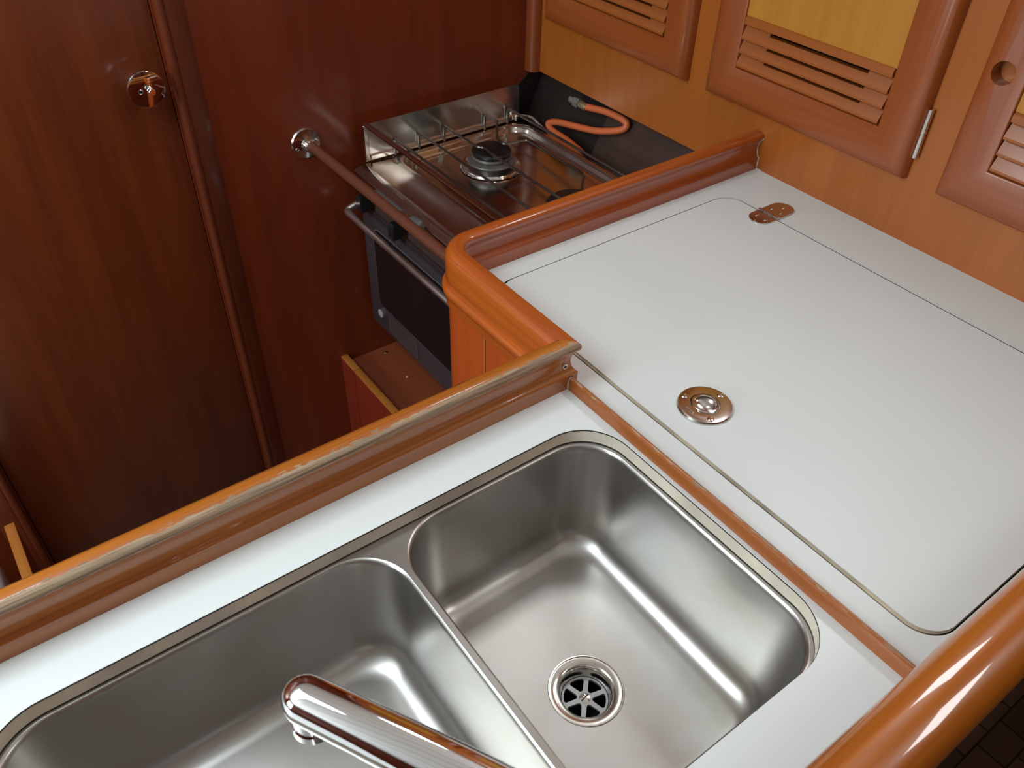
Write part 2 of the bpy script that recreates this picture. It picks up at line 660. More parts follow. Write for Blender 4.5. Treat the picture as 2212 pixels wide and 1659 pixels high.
def arc(cx, cy, r, a0, a1, n):
    return [(cx + r * math.cos(a0 + (a1 - a0) * k / n), cy + r * math.sin(a0 + (a1 - a0) * k / n)) for k in range(n + 1)]


def screw_bm(x, y, z, r=0.0033, axis=(0, 0, 1), cross=True):
    bm = B()
    ax = Vector(axis).normalized()
    add_lathe(bm, [(0, 0.0008), (r * 0.35, 0.0008), (r * 0.4, 0.0002), (r * 0.45, 0.0009), (r * 0.8, 0.0007), (r, 0.0), (r * 0.9, -0.0006), (0, -0.0006)], (x, y, z), axis, 16)
    return bm


# ================================================================== THE CABIN SHELL
YB = 1.3814          # bulkhead face
XC = 1.081           # face of the lockers along the hull side
tag(obj('floor', box(-2.2, 1.6, -2.2, 1.9, -0.98, -0.95), FLOOR), kind='structure')
tag(obj('ceiling', box(-2.2, 1.6, -2.2, 1.9, 1.09, 1.12), PLANKS), kind='structure')
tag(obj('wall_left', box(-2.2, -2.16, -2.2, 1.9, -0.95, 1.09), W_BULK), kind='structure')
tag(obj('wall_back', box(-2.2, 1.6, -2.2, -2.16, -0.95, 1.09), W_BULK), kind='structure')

# bulkhead: one plate with the doorway cut out of it
bm = B()
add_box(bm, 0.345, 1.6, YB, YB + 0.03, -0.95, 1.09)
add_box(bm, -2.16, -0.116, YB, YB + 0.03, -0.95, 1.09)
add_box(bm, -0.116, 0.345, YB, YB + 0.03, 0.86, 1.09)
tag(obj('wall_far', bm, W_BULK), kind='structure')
# passage door in the bulkhead
door = thing('door_1', (0.116, YB, -0.95), None, None)
tag(door, kind='structure')
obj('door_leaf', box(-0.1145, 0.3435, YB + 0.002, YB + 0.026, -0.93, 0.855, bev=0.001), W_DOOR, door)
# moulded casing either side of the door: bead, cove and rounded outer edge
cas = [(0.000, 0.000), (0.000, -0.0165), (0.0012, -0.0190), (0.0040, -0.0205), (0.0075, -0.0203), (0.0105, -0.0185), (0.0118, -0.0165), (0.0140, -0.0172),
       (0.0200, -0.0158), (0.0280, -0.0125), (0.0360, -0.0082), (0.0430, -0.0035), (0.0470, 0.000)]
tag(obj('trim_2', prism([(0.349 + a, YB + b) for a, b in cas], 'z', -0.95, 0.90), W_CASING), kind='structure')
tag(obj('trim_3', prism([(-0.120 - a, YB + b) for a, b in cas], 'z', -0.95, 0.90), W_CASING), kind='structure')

# hull-side lockers: face panel pierced by three door openings
openings = [(0.10 + 0.06, 0.477 - 0.06), (0.5255 + 0.06, 0.9010 - 0.06), (0.9485 + 0.06, 1.3310 - 0.06)]
bm = B()
zb = -0.0225
add_box(bm, XC, XC + 0.014, -2.16, YB, zb, 0.150)
add_box(bm, XC, XC + 0.014, -2.16, YB, 0.545, 1.09)
add_box(bm, 1.55, 1.564, -2.16, 0.80, -0.95, zb)
add_box(bm, XC + 0.014, 1.55, -2.16, 0.036, zb, zb + 0.01)
edges_y = [-2.16] + [v for o in openings for v in o] + [YB]
for a, b in zip(edges_y[0::2], edges_y[1::2]):
    add_box(bm, XC, XC + 0.014, a, b, 0.150, 0.545)
tag(obj('wall_right', bm, W_CAB), kind='structure')
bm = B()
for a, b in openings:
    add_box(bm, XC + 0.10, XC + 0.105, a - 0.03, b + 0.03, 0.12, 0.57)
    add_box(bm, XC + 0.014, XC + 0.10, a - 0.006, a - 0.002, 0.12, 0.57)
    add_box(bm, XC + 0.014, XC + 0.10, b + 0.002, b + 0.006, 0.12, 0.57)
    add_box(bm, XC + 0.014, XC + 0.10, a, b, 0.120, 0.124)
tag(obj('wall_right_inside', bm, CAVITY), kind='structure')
# corner moulding where the lockers meet the bulkhead
cm = [(XC, 1.3562), (XC - 0.006, 1.3566), (XC - 0.013, 1.359), (XC - 0.018, 1.364), (XC - 0.020, 1.371), (XC - 0.020, YB), (XC, YB)]
tag(obj('trim_1', prism(cm, 'z', -0.0235, 1.09), W_TRIM), kind='structure')
# recess behind the stove: sloping liner, black at the forward end, brown panel aft
bm = B()
for y0, y1, mi in ((1.16, YB, 0), (0.80, 1.16, 1)):
    lift = 0.0 if mi == 0 else 0.001
    pr_ = [(1.140 - lift, 0.02), (1.045 - lift, -0.170), (1.045 - lift, -0.60), (1.060, -0.60), (1.060, -0.170), (1.152, 0.02)]
    k0 = len(bm.faces)
    add_prism(bm, pr_, 'y', y0 + (0.0005 if mi == 0 else 0), y1)
    bm.faces.ensure_lookup_table()
    for f in list(bm.faces)[k0:]:
        f.material_index = mi
add_prism(bm, [(1.0815, -0.0240), (1.0440, -0.0520), (1.0440, -0.60), (1.1520, -0.60), (1.1520, 0.02)], 'y', YB - 0.0012, YB)
tag(obj('wall_niche', bm, [LINER_BLACK, LINER_BROWN], smooth=False), kind='structure')


# ================================================================== LOUVRED LOCKER DOORS
def frame_bm(y0, y1, z0, z1):
    """raised frame mitred at the corners; x runs out of the locker face"""
    prof = [(0.0, 0.0), (0.0, 0.006), (0.0012, 0.0110), (0.0040, 0.0158), (0.0080, 0.0192), (0.0130, 0.0213), (0.0190, 0.0222), (0.0260, 0.0220),
            (0.0400, 0.0197), (0.0550, 0.0168), (0.0565, 0.0160), (0.0572, 0.0145), (0.0572, 0.0)]
    bm = B()
    uvl = bm.loops.layers.uv.new('UVMap')
    loops = []
    for d, h in prof:
        loops.append([bm.verts.new((XC - h, y, z)) for y, z in ((y0 + d, z0 + d), (y1 - d, z0 + d), (y1 - d, z1 - d), (y0 + d, z1 - d))])
    vs = [0.0]
    for a, b in zip(prof, prof[1:]):
        vs.append(vs[-1] + math.dist(a, b))
    for i in range(len(loops) - 1):
        for k in range(4):
            k2 = (k + 1) % 4
            f = bm.faces.new((loops[i][k], loops[i][k2], loops[i + 1][k2], loops[i + 1][k]))
            for lp in f.loops:
                c = lp.vert.co
                u = c.y if k % 2 == 0 else c.z
                row = i if lp.vert in (loops[i][k], loops[i][k2]) else i + 1
                lp[uvl].uv = (u + k * 3.7, vs[row] + k * 1.3)
    for k in range(4):
        k2 = (k + 1) % 4
        bm.faces.new((loops[-1][k], loops[-1][k2], loops[0][k2], loops[0][k]))
    return bm


def bore(o, centre, r):
    """finger hole bored through a frame"""
    c = bpy.data.objects.new('cutter', bpy.data.meshes.new('cutter'))
    bm = B()
    add_lathe(bm, [(0, -0.04), (r, -0.04), (r, 0.012), (0, 0.012)], centre, (1, 0, 0), 36)
    bmesh.ops.recalc_face_normals(bm, faces=bm.faces)
    bm.to_mesh(c.data)
    bm.free()
    COL.objects.link(c)
    md = o.modifiers.new('bore', 'BOOLEAN')
    md.operation = 'DIFFERENCE'
    md.object = c
    md.solver = 'EXACT'
    bpy.context.view_layer.update()
    dg = bpy.context.evaluated_depsgraph_get()
    me = bpy.data.meshes.new_from_object(o.evaluated_get(dg))
    o.modifiers.clear()
    o.data = me
    bpy.data.objects.remove(c)


def louvred_door(y0, y1, hole_y, hinge_y, label):
    z0, z1 = 0.0900, 0.600
    t = thing('locker_door', (XC, (y0 + y1) / 2, z0), label, 'cupboard door', 'louvred locker doors')
    fr = obj('frame', frame_bm(y0, y1, z0, z1), W_FRAME, t)
    bore(fr, Vector((XC, hole_y, 0.2640)), 0.0142)
    a, b = y0 + 0.0572, y1 - 0.0572
    obj('panel', box(XC - 0.0135, XC - 0.006, a + 0.0006, b - 0.0006, 0.2255, z1 - 0.058), W_PANEL, t)
    bm = B()
    # fixed strip under the panel, three sloping slats with a slot above each, sill strip
    add_prism(bm, [(XC - 0.0135, 0.2252), (XC - 0.0175, 0.2235), (XC - 0.0180, 0.2140), (XC - 0.0135, 0.2128), (XC - 0.006, 0.2128), (XC - 0.006, 0.2252)], 'y', a + 0.0015, b - 0.0015)
    m0, m1 = a + 0.040, b - 0.048
    for i in range(3):
        zt = 0.2118 - 0.0208 * i
        for ya, yb, cut in ((a + 0.0015, m0, 0.0), (m0, m1, 0.0056), (m1, b - 0.0015, 0.0)):
            xt = XC - 0.0095 - 0.0080 * (cut / 0.0165)
            add_prism(bm, [(xt, zt - cut), (XC - 0.0185, zt - 0.0165), (XC - 0.0185, zt - 0.0196), (XC - 0.0150, zt - 0.0205), (XC - 0.002, zt - 0.0205), (XC - 0.002, zt - cut)], 'y', ya, yb)
    add_prism(bm, [(XC - 0.0100, 0.1492), (XC - 0.0140, 0.1465), (XC - 0.002, 0.1465), (XC - 0.002, 0.1492)], 'y', a + 0.006, b - 0.001)
    obj('louvre_panel', bm, W_LOUVRE, t, smooth=False)
    if hinge_y is not None:
        h = obj('hinge', lathe([(0, 0.122), (0.0036, 0.122), (0.0042, 0.1228), (0.0042, 0.1548), (0.0036, 0.1554), (0.0036, 0.1566), (0.0042, 0.1572), (0.0042, 0.1892), (0.0036, 0.19), (0, 0.19)],
                               (XC - 0.0062, hinge_y, 0), (0, 0, 1), 16), BRIGHT, t)
        tag(h, 'steel barrel hinge')
        obj('hinge_leaf', box(XC - 0.0050, XC - 0.0005, hinge_y - 0.0012, hinge_y + 0.005, 0.124, 0.188), STEEL, h)
    return t


louvred_door(0.5255, 0.9010, 0.8720, 0.5228, 'louvred mahogany locker door with steel barrel hinge above the white hatch hinge, middle of three')
louvred_door(0.9485, 1.3310, 0.9700, None, 'louvred mahogany locker door above the stove, next to the dark bulkhead')
louvred_door(0.1000, 0.4770, 0.4472, None, 'louvred mahogany locker door with round finger hole showing, at the right edge of the photo')

# ================================================================== WORKTOPS
OP = (-0.149, 0.474, 0.1405, 0.4735)     # sink cut-out
opening = rrect(*OP, 0.055, 14)
t = thing('sink_worktop', (0.0, 0.30, -0.02), 'white laminate worktop with the double steel sink set into it', 'worktop')
obj('laminate_top', slab([(-0.75, 0.068), (0.4790, 0.068), (0.4790, 0.5249), (-0.75, 0.5249)], [opening], -0.0006, 0.0), LAMINATE, t, smooth=False)


def ring_wall(outline, z0, z1, inset=0.0):
    bm = B()
    n = len(outline)
    cx = sum(p[0] for p in outline) / n
    cy = sum(p[1] for p in outline) / n
    out = outline
    A = [bm.verts.new((x, y, z1)) for x, y in out]
    C = [bm.verts.new((x, y, z0)) for x, y in out]
    for i in range(n):
        bm.faces.new((A[i], C[i], C[(i + 1) % n], A[(i + 1) % n]))
    return bm


def thick_wall(outer, inner, z0, z1):
    bm = B()
    n = len(outer)
    L = [[bm.verts.new((x, y, z)) for x, y in lp] for lp, z in ((outer, z1), (inner, z1), (inner, z0), (outer, z0))]
    for a, b in ((0, 1), (1, 2), (2, 3), (3, 0)):
        for i in range(n):
            bm.faces.new((L[a][i], L[a][(i + 1) % n], L[b][(i + 1) % n], L[b][i]))
    return bm


big = rrect(OP[0] - 0.004, OP[1] + 0.004, OP[2] - 0.004, OP[3] + 0.004, 0.059, 14)
tag(obj('edge_band', thick_wall(big, opening, -0.0172, -0.0016), EDGE_BAND, t), 'cream edge band round the sink cut-out')
obj('laminate_edge', thick_wall(big, rrect(OP[0] + 0.0004, OP[1] - 0.0004, OP[2] + 0.0004, OP[3] - 0.0004, 0.0546, 14), -0.0017, -0.0010), DARK_LINE, t)
obj('bedding_line', thick_wall(big, rrect(OP[0] - 0.0002, OP[1] + 0.0002, OP[2] - 0.0002, OP[3] + 0.0002, 0.0552, 14), -0.0184, -0.0172), DARK_LINE, t)
# the board under the laminate, cut back so the edge band shows
obj('core_board', slab([(-0.75, 0.068), (0.4785, 0.068), (0.4785, 0.5249), (-0.75, 0.5249)], [big], -0.0180, -0.0012), W_SHELF, t, smooth=False)

LID = (0.5292, 0.9752, 0.0920, 0.7382)
lid_hole = rrect(LID[0] - 0.0054, LID[1] + 0.0026, LID[2] - 0.0022, LID[3] + 0.0020, 0.032, 12)
ice_out = [(0.4795, 0.040), (XC, 0.040), (XC, 0.7741), (0.5240, 0.7741)] + [(0.5236 - 0.030 * math.sin(PI / 2 * k / 10), 0.7441 + 0.030 * math.cos(PI / 2 * k / 10)) for k in range(1, 11)] + [(0.4936, 0.5235), (0.4795, 0.5235)]
t = thing('icebox_worktop', (0.80, 0.40, -0.02), 'white laminate worktop around the icebox lid, against the lockers', 'worktop')
obj('laminate_top', slab(ice_out, [lid_hole], -0.0002, 0.0), LAMINATE, t, smooth=False)
obj('core_board', slab(ice_out, [lid_hole], -0.0200, -0.0002), DARK_LINE, t, smooth=False)
obj('lid_rebate', box(0.505, 1.0, 0.07, 0.76, -0.0260, -0.0215), DARK_LINE, t)

t = thing('icebox_hatch', (0.752, 0.415, -0.02), 'large white laminate icebox lid with rounded corners and a steel ring pull', 'hatch')
pull_hole = [(0.5850 + 0.0168 * math.cos(2 * PI * k / 40), 0.4142 + 0.0168 * math.sin(2 * PI * k / 40)) for k in range(40)]
obj('lid_top', slab(rrect(LID[0], LID[1], LID[2], LID[3], 0.030, 12), [pull_hole], -0.0012, 0.0006), LAMINATE, t, smooth=False)
obj('lid_core', slab(rrect(LID[0] + .0005, LID[1] - .0005, LID[2] + .0005, LID[3] - .0005, 0.030, 12), [pull_hole], -0.0200, -0.0012), DARK_LINE, t, smooth=False)
tag(obj('worn_edging', thick_wall(rrect(LID[0] - 0.0036, LID[1], LID[2] - 0.0006, LID[3], 0.0312, 12), rrect(LID[0] + 0.0004, LID[1] - 0.0004, LID[2] + 0.0004, LID[3] - 0.0004, 0.0298, 12), -0.0190, -0.0006), EDGE_WORN, t),
    'worn cream edging strip')

# flush ring pull on the lid
PX, PY = 0.5850, 0.4142
t = thing('ring_pull', (PX, PY, 0.0006), 'round steel flush ring pull screwed to the white icebox lid', 'handle')
obj('plate', lathe([(0.0166, 0.0030), (0.0172, 0.0042), (0.026, 0.0044), (0.0300, 0.0036), (0.0312, 0.0018), (0.0312, 0.0), (0.0166, 0.0)], (PX, PY, 0.0006), seg=56, closed=True), STEEL, t)
obj('cup', lathe([(0.0168, 0.0034), (0.0162, 0.0010), (0.0146, -0.0020), (0.0112, -0.0044), (0.006, -0.0060), (0.0, -0.0066)], (PX, PY, 0.0010), seg=40), STEEL, t)
bm = lathe([(0.0122, 0.0030), (0.0124, 0.0046), (0.0136, 0.0052), (0.0154, 0.0048), (0.0158, 0.0034), (0.0150, 0.0026)], (PX, PY, 0.0006), seg=48, closed=True)
da = Vector((-0.996, 0.087, 0))
pp = Vector((-da.y, da.x, 0))
c = Vector((PX, PY, 0.0006 + 0.0040)) + da * 0.0178
r = bmesh.ops.create_cube(bm, size=1)
for v in r['verts']:
    v.co = c + da * v.co.x * 0.0056 + pp * v.co.y * 0.0075 + Vector((0, 0, v.co.z * 0.0022))
obj('ring', bm, BRIGHT, t)
for a in (113, 0, 238):
    q = math.radians(a)
    s = obj('screw', screw_bm(PX + 0.0246 * math.cos(q), PY + 0.0246 * math.sin(q), 0.0052, 0.0040), BRIGHT, t)
obj('pivot_pin', tube([c + da * 0.004 - pp * 0.0052 + Vector((0, 0, .0012)), c + da * 0.004 + pp * 0.0052 + Vector((0, 0, .0012))], 0.0011, 8), BRIGHT, t)

# lid hinge
HX, HY = 0.9765, 0.6592
t = thing('lid_hinge', (HX, HY, 0.0006), 'rounded steel flap hinge at the far edge of the white icebox lid', 'hinge')


def leaf(x_in, x_out, sgn):
    r = 0.0183
    ys = HY
    pts = [(x_in, ys - r)]
    cx = x_out - sgn * r
    a0 = -PI / 2
    for k in range(17):
        a = a0 + sgn * PI * k / 16
        pts.append((cx + abs(1) * r * math.cos(a) * (1 if sgn > 0 else 1), ys + r * math.sin(a) * (1 if sgn > 0 else 1)))
    pts.append((x_in, ys + r))
    if sgn < 0:
        pts = [(x_in, ys - r)] + [(cx - r * math.sin(PI * k / 16), ys - r * math.cos(PI * k / 16)) for k in range(17)] + [(x_in, ys + r)]
    return pts


for nm, xi, xo, sg, dy in (('leaf', HX + 0.0035, 1.0248, 1, 0), ('leaf', HX - 0.0035, 0.9420, -1, 0)):
    lf = obj(nm, slab(leaf(xi, xo, sg), [], 0.0006, 0.0026), STEEL, t)
    for sx, sy in ((0.014, 0.0085), (0.014, -0.0085), (0.030, 0.0)):
        obj('screw', screw_bm(xi + sg * sx, HY + sy, 0.0029, 0.0031), BRIGHT, lf)
bm = B()
for a, b in ((-0.0183, -0.0095), (-0.0085, 0.0085), (0.0095, 0.0183)):
    add_tube(bm, [(HX, HY + a, 0.0026), (HX, HY + b, 0.0026)], 0.0030, 14)
    sgn = -1 if abs(a + b) < 1e-6 else 1
    add_box(bm, min(HX, HX + sgn * 0.005), max(HX, HX + sgn * 0.005), HY + a, HY + b, 0.0012, 0.0030)
obj('knuckle', bm, BRIGHT, t)

# ================================================================== FIDDLES, BATTEN, HAND RAIL
# profile: offset outwards from the inner face at the worktop, height
FP = [(0.0, 0.0), (0.0, 0.0085), (0.0, 0.0160), (-0.0004, 0.0180), (0.0000, 0.0196), (0.0022, 0.0214), (0.0050, 0.0262), (0.0062, 0.0315), (0.0064, 0.0350), (0.0060, 0.0395),
      (0.0046, 0.0440), (0.0018, 0.0484), (-0.0006, 0.0505), (-0.0013, 0.0530), (-0.0013, 0.0560), (-0.0002, 0.0588), (0.0022, 0.0606), (0.0060, 0.0616), (0.0110, 0.0618),
      (0.0165, 0.0606), (0.0212, 0.0574), (0.0240, 0.0528), (0.0250, 0.0480), (0.0252, 0.0400), (0.0250, 0.0250), (0.0248, 0.0135), (0.0252, 0.0120), (0.0278, 0.0110), (0.0296, 0.0085),
      (0.0300, 0.0050), (0.0296, 0.0010), (0.0280, -0.0025), (0.0250, -0.0040), (0.0250, -0.0180), (0.0, -0.0180)]
FP = [(a, z) for a, z in FP]


def wear_sink(j, o, z, u):
    # bare strip along the upper inner edge, wider towards the left-hand end; small nicks on the lower arris
    if 12 <= j <= 17:
        top = {12: 0.30, 13: 0.52, 14: 0.66, 15: 0.72, 16: 0.60, 17: 0.40}[j]
        return top + 0.26 * max(0.0, min(1.0, (0.80 - u) / 0.9))
    if j == 18:
        return 0.18 + 0.40 * max(0.0, min(1.0, (0.62 - u) / 0.5))
    if j == 3:
        return 0.36
    return 0.0


def wear_ice(j, o, z, u):
    return {15: 0.27, 16: 0.30, 3: 0.16}.get(j, 0.0)


n = 60
path = [(-0.75 + (0.4905 + 0.75) * k / n, 0.5250) for k in range(n + 1)]
t = thing('sink_fiddle', (0.0, 0.537, 0.0), 'straight moulded mahogany fiddle with worn pale top edge along the sink worktop', 'fiddle rail')
bm = sweep(path, FP, wear_sink)
for v in bm.verts:
    if v.co.x > 0.488:                      # mitred end
        v.co.x = 0.4920 - (v.co.y - 0.5250)
obj('moulding', bm, W_FIDDLE, t, angle=40)
q = obj('screw', lathe([(0, 0.0004), (0.0021, 0.0004), (0.0022, 0.0018), (0.0032, 0.0018), (0.0036, 0.0010), (0.0036, -0.001), (0, -0.001)], (0.4772, 0.5252 + 0.0058, 0.0300), (0, -1, 0), 20), BRIGHT, t)
tag(q, 'steel socket screw near the end')
obj('socket', lathe([(0, 0.0006), (0.0019, 0.0006), (0.0019, 0.0), (0, 0.0)], (0.4772, 0.5252 + 0.0058, 0.0300), (0, -1, 0), 6), BLACK_HOLE, q)

# icebox fiddle: out along the galley opening, round the corner, then along the stove to the lockers
XI, YI = 0.4920, 0.7742
rc = 0.030
path = [(XI, 0.5275 + (YI - rc - 0.5275) * k / 14) for k in range(15)]
path += [(XI + rc - rc * math.cos(PI / 2 * k / 16), YI - rc + rc * math.sin(PI / 2 * k / 16)) for k in range(1, 17)]
path += [(XI + rc + (XC - 0.0008 - XI - rc) * k / 30, YI) for k in range(1, 31)]
t = thing('icebox_fiddle', (0.5, 0.76, 0.0), 'curved glossy mahogany fiddle turning round the corner between icebox worktop and stove', 'fiddle rail')
bm = sweep(path, FP, wear_ice)
for v in bm.verts:
    if v.co.y < 0.5280:
        v.co.y = 0.5249 + (XI - v.co.x)
obj('moulding', bm, W_FIDDLE_CLEAN, t, angle=40)
bm = B()
pr = [(o, z) for o, z in FP if z >= 0 and o < 0.012]
fr = [Vector((XC - 0.0012, YI + o - 0.0006, z)) for o, z in pr if z < 0.056]
add_tube(bm, fr, 0.0009, 6)
add_tube(bm, [(XC - 0.001, YI - 0.001, 0.001), (XC - 0.001, YI - 0.010, 0.0006)], 0.0012, 6)
tag(obj('sealant', bm, SEALANT, t), 'cream bead of sealant where it meets the locker face')

t = thing('batten', (0.482, 0.30, 0.0), 'thin mahogany batten standing between the sink worktop and the icebox worktop', 'batten')
bt = [(0.4786, -0.001), (0.4790, 0.0120), (0.4800, 0.0146), (0.4815, 0.0155), (0.4842, 0.0155), (0.4856, 0.0146), (0.4860, 0.0120), (0.4860, -0.001)]
bm = prism(bt, 'y', 0.060, 0.5246)
bmesh.ops.subdivide_edges(bm, edges=[e for e in bm.edges if abs(e.verts[0].co.y - e.verts[1].co.y) > 0.3], cuts=40)
wl = bm.verts.layers.float.new('wear')
for v in bm.verts:
    if v.co.z > 0.0135:
        v[wl] = 0.47 if v.co.x > 0.481 else 0.38
obj('strip', bm, wood('worn_batten', (0.3910, 0.1158, 0.0176), (0.2720, 0.0673, 0.0110), axis='Y', coat=0.4, coat_r=0.15, fine=120, contrast=0.7, wear=dict(scale=(300, 55, 60), amp=0.7)), t)
bm = B()
add_tube(bm, [(0.4782, 0.5240, 0.0), (0.4784, 0.5240, 0.0085), (0.4800, 0.5240, 0.0135), (0.4825, 0.5240, 0.0158)], 0.0010, 6)
tag(obj('sealant', bm, SEALANT, t), 'cream bead of sealant at the fiddle end')

t = thing('hand_rail', (0.45, 0.054, 0.062), 'thick round varnished mahogany hand rail in the near right corner', 'hand rail')
obj('rail', tube([(-0.25 + (XC + 0.249) * k / 40, 0.0540, 0.0620) for k in range(41)], 0.0262, 48), W_RAIL, t)
for x in (-0.15, 0.16, 1.00):
    obj('post', lathe([(0.015, 0.0), (0.012, 0.006), (0.012, 0.040)], (x, 0.056, 0.0), seg=24), W_RAIL, t)

# ================================================================== SINK
t = thing('double_sink', (0.17, 0.30, -0.17), 'double bowl stainless steel sink under the white worktop', 'sink')
BR = (0.2132, 0.4708, 0.1440, 0.4710)
BL = (-0.1460, 0.2078, 0.1440, 0.4710)
zf = -0.0186


def bowl_loops(bx, depth, r0=0.052):
    x0, x1, y0, y1 = bx
    st = [(0.0, 0.0, r0), (0.0008, -0.0003, r0), (0.0018, -0.0014, r0), (0.0026, -0.0034, r0), (0.0032, -0.0070, r0 - .001)]
    zw = -(depth - 0.027)
    for k in range(1, 5):
        f = k / 4
        st.append((0.0032 + 0.0088 * f, -0.0070 + (zw + 0.0070) * f, r0 - 0.001 - 0.004 * f))
    R = 0.026
    for k in range(1, 9):
        a = PI / 2 * k / 8
        st.append((0.0120 + R * (1 - math.cos(a)), zw - R * math.sin(a), r0 - 0.005 - 0.012 * k / 8))
    lo = []
    for ins, dz, r in st:
        lo.append([(x, y, zf + dz) for x, y in rrect(x0 + ins, x1 - ins, y0 + ins, y1 - ins, r, 12, 14)])
    return lo


def bowl(bx, depth, dc, dr):
    lo = bowl_loops(bx, depth)
    bm = loft(lo)
    zfl = lo[-1][0][2]
    # floor: gentle fall to the waste hole
    edge = list(lo[-1])
    n = len(edge)
    prev = None
    bm.verts.ensure_lookup_table()
    last = [v for v in bm.verts][-n:]
    for s in (0.55, 0.15, 0.0):
        ring = []
        for i in range(n):
            ex, ey, _ = edge[i]
            a = math.atan2(ey - dc[1], ex - dc[0])
            hx, hy = dc[0] + dr * math.cos(a), dc[1] + dr * math.sin(a)
            ring.append(bm.verts.new((hx + (ex - hx) * s, hy + (ey - hy) * s, zfl - 0.0030 * (1 - s))))
        for i in range(n):
            bm.faces.new((last[i], last[(i + 1) % n], ring[(i + 1) % n], ring[i]))
        last = ring
    return bm, zfl - 0.0030


DC = (0.3305, 0.2945)
DCL = (0.02, 0.2945)
obj('deck', slab(rrect(OP[0] - 0.012, OP[1] + 0.004, OP[2] - 0.012, OP[3] + 0.012, 0.06, 12), [rrect(*BR, 0.052, 12, 14), rrect(*BL, 0.052, 12, 14)], None, zf), SINK, t)
bm, zd = bowl(BR, 0.146, DC, 0.0386)
obj('bowl', bm, SINK, t, angle=60)
bm, zdl = bowl(BL, 0.142, DCL, 0.0386)
obj('bowl', bm, SINK, t, angle=60)
# waste fitting
w = obj('drain_flange', lathe([(0.0392, -0.0006), (0.0392, 0.0004), (0.0386, 0.0010), (0.0374, 0.0010), (0.0369, -0.0003), (0.0356, -0.0003), (0.0305, -0.0009), (0.0282, -0.0021), (0.0266, -0.0048), (0.0256, -0.0095), (0.0247, -0.0150), (0.0242, -0.0185), (0.0236, -0.0190)],
                              (DC[0], DC[1], zd), seg=64), STEEL, t)


def strainer_bm(cx, cy, z):
    bm = B()
    R0, R1, Rh = 0.0240, 0.0218, 0.0078
    outer = [(cx + R0 * math.cos(a), cy + R0 * math.sin(a)) for a in (2 * PI * k / 72 for k in range(72))]
    holes = []
    for s in range(6):
        base = math.radians(46 + 60 * s)
        hp = []
        hw = 0.0026
        # sector with parallel-sided spokes and rounded corners
        a_out = math.asin(hw / R1)
        a_in = math.asin(hw / Rh) if hw < Rh else 0.3
        ins = PI / 3
        arc_o = [base + a_out + 0.07 + (ins - 2 * a_out - 0.14) * k / 8 for k in range(9)]
        arc_i = [base + ins / 2 + (a) for a in (0.12, -0.12)]
        hp += [(cx + (R1 - 0.0016) * math.cos(base + a_out), cy + (R1 - 0.0016) * math.sin(base + a_out))]
        hp += [(cx + R1 * math.cos(a), cy + R1 * math.sin(a)) for a in arc_o]
        hp += [(cx + (R1 - 0.0016) * math.cos(base + ins - a_out), cy + (R1 - 0.0016) * math.sin(base + ins - a_out))]
        a2 = math.asin(hw / (Rh + 0.002))
        hp += [(cx + (Rh + 0.0018) * math.cos(base + ins - a2), cy + (Rh + 0.0018) * math.sin(base + ins - a2))]
        hp += [(cx + (Rh + 0.0002) * math.cos(a), cy + (Rh + 0.0002) * math.sin(a)) for a in arc_i]
        hp += [(cx + (Rh + 0.0018) * math.cos(base + a2), cy + (Rh + 0.0018) * math.sin(base + a2))]
        holes.append(hp)
    b2 = slab(outer, holes, z - 0.0030, z)
    return b2


zs = zd - 0.0165
st = obj('strainer', strainer_bm(DC[0], DC[1], zs), STRAINER, w)
obj('screw', lathe([(0, 0.0016), (0.003, 0.0014), (0.0058, 0.0004), (0.0060, 0.0), (0.0060, -0.001), (0, -0.001)], (DC[0], DC[1], zs), seg=28), BRIGHT, w)
c = Vector((DC[0], DC[1], zs + 0.0014))
d1 = Vector((1.0, 0.16, 0)).normalized()
d2 = Vector((-d1.y, d1.x, 0))
bm = B()
r = bmesh.ops.create_cube(bm, size=1)
for v in r['verts']:
    v.co = c + d1 * v.co.x * 0.0105 + d2 * v.co.y * 0.0010 + Vector((0, 0, v.co.z * 0.0010))
obj('screw_slot', bm, BLACK_HOLE, w)
obj('waste_pipe', lathe([(0.0236, -0.0185), (0.0236, -0.075), (0.0, -0.075)], (DC[0], DC[1], zd), seg=40), BLACK_HOLE, w)
w2 = obj('drain_flange', lathe([(0.0392, -0.0006), (0.0386, 0.0010), (0.0372, 0.0010), (0.0368, -0.0004), (0.0300, -0.0022), (0.0254, -0.0090), (0.0242, -0.0185), (0.0, -0.0190)], (DCL[0], DCL[1], zdl), seg=48), STEEL, t)

# ================================================================== FAUCET
t = thing('faucet', (0.156, 0.108, 0.0), 'chrome mixer faucet reaching over the left sink bowl', 'faucet')
key = [((0.1560, 0.1080, 0.010), 0.0200), ((0.1560, 0.1085, 0.060), 0.0195), ((0.1520, 0.1130, 0.098), 0.0190), ((0.1410, 0.1290, 0.123), 0.0184), ((0.1220, 0.1600, 0.135), 0.0176), ((0.1000, 0.1980, 0.1400), 0.0166),
       ((0.0790, 0.2340, 0.1430), 0.0157), ((0.0580, 0.2710, 0.1445), 0.0150)]
pts = smooth_path([k[0] for k in key], 8)
rad = []
for i in range(len(pts)):
    f = i / 8
    a = min(int(f), len(key) - 2)
    rad.append(key[a][1] + (key[a + 1][1] - key[a][1]) * (f - a))
dirn = (pts[-1] - pts[-3]).normalized()
tip = pts[-1].copy()
for k in range(1, 10):       # rounded nose that droops a little
    a = PI / 2 * k / 9
    pts.append(tip + dirn * 0.0135 * math.sin(a) + Vector((0, 0, -0.004 * math.sin(a) ** 2)))
    rad.append(max(0.0004, 0.0150 * math.cos(a)))
obj('spout', tube(pts, rad, 44), CHROME, t, angle=60)
